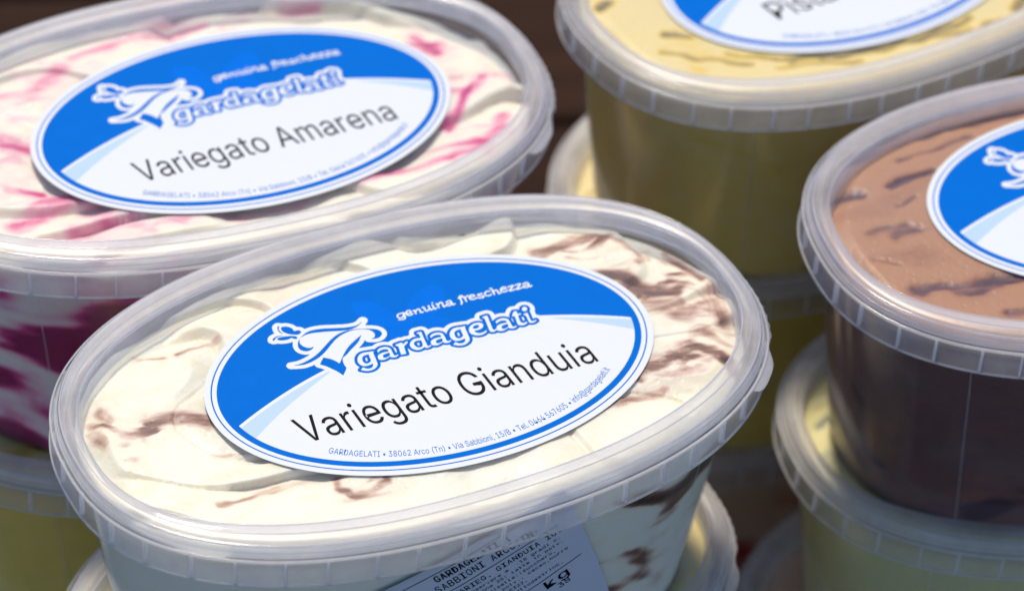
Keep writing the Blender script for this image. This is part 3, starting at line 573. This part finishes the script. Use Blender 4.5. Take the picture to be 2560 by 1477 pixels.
ICE_MESH = {
 'F': ice_cream('gianduia', 3.1, 900, 150, ST_F, top_folds(.050, -.075, 3.4, .36, .004), (lambda g: lambda x, y, z, s: g(x, y, z, s) * sstep(-.35, .35, x))(side_streaks(-.08, .75, 2.6, 8.5, 2.2)), .24, [(.80, .10, .15, .16, .82), (.86, -.10, .10, .12, .7), (.70, -.23, .17, .06, .9), (-.69, .075, .13, .055, .95), (.66, .33, .16, .05, .8), (-.86, .15, .06, .06, .7), (-.30, -.35, .11, .05, .75), (.52, -.31, .14, .04, .7), (-.52, .34, .13, .05, .6), (-.86, .0, .07, .08, .5)]),
 'A': ice_cream('amarena', 11.4, 600, 100, ST_A, top_folds(.062, -.086, 3.4, .32, .005), side_streaks(-.45, .45, 2.2, 6.5, .8, .22), .55, [(.80, -.02, .15, .16, .62), (.7, -.3, .22, .10, .6), (-.55, -.25, .28, .14, .62), (-.65, .14, .20, .12, .62), (-.3, .43, .3, .09, .55), (.73, .22, .08, .06, .8), (-.1, -.40, .4, .05, .5)]),
 'C': ice_cream('chocolate', 23.0, 500, 90, ST_C, top_flat(-.030, .012, ST_C), side_streaks(.25, .9, 3.0, 7.0, .6, .74)),  # dark side: wet ice cream against the wall, plus shade put into the colour
 'P': ice_cream('pistachio', 31.0, 500, 90, ST_P, top_flat(-.030, .009, ST_P), side_streaks(.45, 1.2, 2.0, 5.0, .6, .16)),
 'lower_yellow': ice_cream('pistachio', 44.0, 300, 50, [([(-.80, -.02), (-.74, -.06)], .02, .8), ([(-.88, .1), (-.84, .14)], .02, .9), ([(-.70, -.25), (-.64, -.30)], .016, .8)], top_flat(-.034, .02, ST_P[:1]), side_streaks(.5, 1.3, 1.6, 4.0, .5, .24)),
 'lower_green': ice_cream('pale_green', 47.0, 300, 50, [([(-.80, -.02), (-.74, -.06)], .02, .8), ([(-.88, .1), (-.84, .14)], .02, .9), ([(-.70, -.25), (-.64, -.30)], .016, .8)], top_flat(-.034, .012, ST_P[:1]), side_streaks(.5, 1.3, 1.6, 4.0, .5, .26)),
 'lower_red': ice_cream('strawberry', 52.0, 300, 50, [], top_flat(-.05, .0, []), side_streaks(-.1, .6, 1.5, 4.0, .5)),
}

# ------------------------------------------------------------------ assemble the tubs
GROUP = 'lidded oval ice cream tubs stacked on the table'
rg2 = outline(NRIB); rn2 = normals(outline(NA))
def make_tub(x, y, r, level, label, lab=None, flav=None, ribs=True, phase=0.0, dz=0.0):
    root = obj('ice_cream_tub', None); root.location = (x * S, y * S, (Z0 - level * STEP + dz) * S); root.rotation_euler = (0, 0, r)
    tag(root, label, 'tub', GROUP)
    body = obj('tub_body', BODY, root, M_BODY)
    for m in MOULD: obj('mould_line', m, body, M_LIP)
    fl = obj('flange', FLANGE, root, M_FLANGE); obj('flange_bead', BEAD, fl, M_LIP); obj('flange_lip', LIP, fl, M_LIP)
    obj('pull_tab', TAB, fl, M_RIM, smooth=False); obj('tear_strip', STRIP, fl, M_FLANGE, smooth=False)
    if ribs:
        for k in range(NRIB):
            i = int(round((k + phase) * NA / NRIB)) % NA; p_ = OUT[i] + NRM[i] * .0195
            rb = obj('rib', RIB, fl, M_LIP, smooth=False); rb.location = (p_[0] * S, p_[1] * S, 0); rb.rotation_euler = (0, rng.uniform(-.02, .02), math.atan2(NRM[i, 1], NRM[i, 0]) - math.pi / 2 + rng.uniform(-.05, .05)); rb.scale = (rng.uniform(.75, 1.25), 1, 1)
    lid = obj('lid', LID, root, M_RIM); obj('lid_panel', PANEL, lid, M_PANEL)
    for m in LINES: obj('rim_line', m, lid, M_LINE)
    if lab:
        u, v, w = lab
        l = obj('label', PAPER, root, M_PAPER, smooth=False); l.location = (u * S, v * S, (PANEL_Z + .0018) * S); l.rotation_euler = (0, 0, w)
        for nm, me, mt in (('border_line', RING_A, M_BLUE), ('blue_field', BLUE, M_BLUE), ('white_field', SWOOSH, M_WHITE), ('pale_band', BAND, M_PALE), ('pale_band', BAND2, M_PALE), ('ghost_butterfly', GHOST_M, M_GHOST), ('white_halo', HALO_M, M_WHITE),
                           ('word_outline', OUTL_M, M_BLUE), ('emblem', LOGO_M, M_BLUE), ('word_mark', WORD_M, M_WHITE), ('slogan_lettering', SLOG_M, M_WHITE), ('address_lettering', ADDR, M_BLUE)):
            obj(nm, me, l, mt, smooth=False)
        if flav: obj('flavour_lettering', FLAV[flav], l, M_BLACK, smooth=False)
    return root
def fill_tub(tub, key, label):
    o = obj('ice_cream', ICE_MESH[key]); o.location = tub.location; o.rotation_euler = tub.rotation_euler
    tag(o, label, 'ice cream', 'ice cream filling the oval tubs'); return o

TUBS = [
 # x, y, yaw, level, label pose, flavour, tub label, filling, filling label
 (-.2503, -.322, .5006, 0, (.0576, .0228, -.0368), 'gianduia', 'clear oval tub whose blue and white label reads Variegato Gianduia, printed sticker on its side', 'F', 'white ice cream folds streaked with chocolate under the Variegato Gianduia label'),
 (-.9092, .7161, .4292, 0, (.0734, -.0026, .0365), 'amarena', 'clear oval tub whose blue and white label reads Variegato Amarena', 'A', 'white ice cream streaked with cherry red under the Variegato Amarena label'),
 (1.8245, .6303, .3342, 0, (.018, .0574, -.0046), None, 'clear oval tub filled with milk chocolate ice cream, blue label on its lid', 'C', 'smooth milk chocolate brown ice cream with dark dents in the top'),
 (1.0149, 1.7749, .62, 0, (-.0421, .008, -.0196), 'pistachio', 'clear oval tub of yellow ice cream whose label begins with Pista', 'P', 'yellow green ice cream with dark streaks under the label beginning Pista'),
 (-.262, -.318, .5006, 1, None, None, 'lidded oval tub directly underneath the Variegato Gianduia tub', 'lower_yellow', 'pale yellow ice cream in the tub underneath the Variegato Gianduia tub'),
 (-.89, .70, .44, 1, None, None, 'lidded oval tub of olive yellow ice cream directly underneath the Variegato Amarena tub', 'lower_yellow', 'olive yellow ice cream in the tub underneath the Variegato Amarena tub'),
 (1.8446, .6679, .306, 1, None, None, 'lidded oval tub of pale green yellow ice cream directly underneath the milk chocolate tub', 'lower_green', 'pale green yellow ice cream in the tub underneath the milk chocolate one'),
 (1.03, 1.87, .62, 1, None, None, 'lidded oval tub of yellow ice cream directly underneath the Pista tub', 'lower_yellow', 'yellow ice cream in the tub underneath the Pista tub'),
 (-.24, -.32, .5, 2, None, None, 'bottom tub of the stack that carries the Variegato Gianduia tub', 'lower_yellow', 'yellow ice cream in the bottom tub below the Variegato Gianduia stack'),
 (-.90, .71, .43, 2, None, None, 'bottom tub of the stack that carries the Variegato Amarena tub', 'lower_yellow', 'yellow ice cream in the bottom tub below the Variegato Amarena stack'),
 (1.80, .68, .33, 2, None, None, 'lidded tub of salmon pink ice cream at the bottom of the chocolate stack', 'lower_red', 'salmon pink ice cream in the bottom tub of the chocolate stack'),
 (.97, 1.93, .60, 2, None, None, 'lidded tub of brownish red ice cream at the bottom of the Pista stack', 'lower_red', 'brownish red ice cream in the bottom tub of the Pista stack'),
]
FI = int(np.argmin(np.hypot(OUT[:, 0] - .092, OUT[:, 1] + .62)))
tubs = []
for k, (x, y, r, lv, lp, fv, lb, key, ilab) in enumerate(TUBS):
    t_ = make_tub(x, y, r, lv, lb, lp, fv, phase=(FI * NRIB / NA) % 1 + .13 * k)
    fill_tub(t_, key, ilab); tubs.append(t_)

# ------------------------------------------------------------------ thermal-printed sticker on the side of the front tub
def wall_map(s, z, lift):
    """arc length along the wall (from the +x end, counter-clockwise), height, lift off the wall"""
    V = []
    L = np.concatenate([[0], np.cumsum(np.hypot(*np.diff(np.concatenate([OUT - NRM * .08, (OUT - NRM * .08)[:1]]), axis=0).T))])
    f = np.interp(s, L, np.arange(NA + 1)); i = np.floor(f).astype(int) % NA; u = (f - np.floor(f))[:, None]
    k = np.clip((-.05 - z) / (-.05 - BASE_Z), 0, 1)[:, None]
    sc = np.concatenate([.965 - .122 * k, (NB - .035 - .085 * k) / NB], 1)
    o = (OUT[i] * (1 - u) + OUT[(i + 1) % NA] * u) * sc; n_ = NRM[i] * (1 - u) + NRM[(i + 1) % NA] * u
    return np.column_stack([o + n_ * lift[:, None] if hasattr(lift, '__len__') else o + n_ * lift, z])
EA = math.radians(24.5); EU = np.array([math.cos(EA), math.sin(EA)]); EV = np.array([-math.sin(EA), math.cos(EA)])
SO = np.array([3.369 * 1.0, -.24])          # wall coordinates of the start of the upper rule
def on_wall(u, v, lift):
    P = SO + np.outer(u, EU) + np.outer(v, EV); return wall_map(P[:, 0], P[:, 1], lift)
nu, nv = 60, 64
uu, vv = np.meshgrid(np.linspace(-.20, .435, nu), np.linspace(-.60, .045, nv))
lift = .0045 + .0035 * np.maximum(0, noise(uu * 6, vv * 9, 4.0)).ravel() + .004 * sstep(.02, .045, vv.ravel())
i, j = np.meshgrid(np.arange(nu - 1), np.arange(nv - 1)); a = (j * nu + i).ravel()
stk = obj('price_sticker', mesh('price_sticker', on_wall(uu.ravel(), vv.ravel(), lift), np.column_stack([a, a + 1, a + nu + 1, a + nu]).tolist()), tubs[0], M_STICK)
def sticker_text(body, u0, v0, cap, adv, bold=False, lean=.10):
    V, Fc = [], []
    for k, ch in enumerate(body):
        if ch == ' ': continue
        v, f = text_mesh(ch, FONT); w = v[:, 0].max() - v[:, 0].min(); tgt = adv * (.74 if ch.isalnum() else .3)
        sx = min(tgt / max(w, 1e-6), cap / CAPH * 1.5)
        x = (v[:, 0] - v[:, 0].min() - w / 2) * sx + (k + .5) * adv; y = v[:, 1] / CAPH * cap
        for off in ((0, .0011, .0022) if bold else ((0, .0006) if cap > .018 else (0,))):
            b = len(V); V += list(zip(u0 + x + off + y * lean * -1, v0 + y)); Fc += [tuple(q + b for q in t) for t in f]
    V = np.array(V)
    lf = .0056 + .0035 * np.maximum(0, noise(V[:, 0] * 6, V[:, 1] * 9, 4.0))
    return obj('sticker_lettering', mesh('sticker_lettering', on_wall(V[:, 0], V[:, 1], lf), Fc), stk, M_BLACK, smooth=False)
def rule(u0, u1, v, th=.0028):
    n = 40; u = np.linspace(u0, u1, n); V = np.concatenate([np.column_stack([u, np.full(n, v - th / 2)]), np.column_stack([u, np.full(n, v + th / 2)])])
    lf = .0056 + .0035 * np.maximum(0, noise(V[:, 0] * 6, V[:, 1] * 9, 4.0))
    return obj('sticker_rule', mesh('sticker_rule', on_wall(V[:, 0], V[:, 1], lf), [(k, k + 1, n + k + 1, n + k) for k in range(n - 1)]), stk, M_BLACK, smooth=False)
rule(-.12, .40, .004); rule(-.12, .375, -.100); rule(-.12, .40, -.300)
sticker_text('GARDAGELATI-(', .008, -.036, .030, .0185, True)
sticker_text('SABBIONI ARCO/TN-', -.005, -.082, .031, .0195)
sticker_text('VARIEG.', .030, -.137, .022, .0175); sticker_text('GIANDUIA 10%', .168, -.137, .022, .0178)
for k, (tx, u0) in enumerate((('conservare a  -18 gradi c.', .052), ('panna 35% latte in polv.', .078), ('noiselle:(zucchero,', .108), ('in polv., cacao,burro', .118), ('ia E322,', .135), ('c,maltodestrinc,', .150))):
    sticker_text(tx, u0, -.163 - .0235 * k, .0135, .0122)
sticker_text('1 kg', .175, -.352, .040, .044, True); sticker_text('38', .30, -.385, .024, .022)
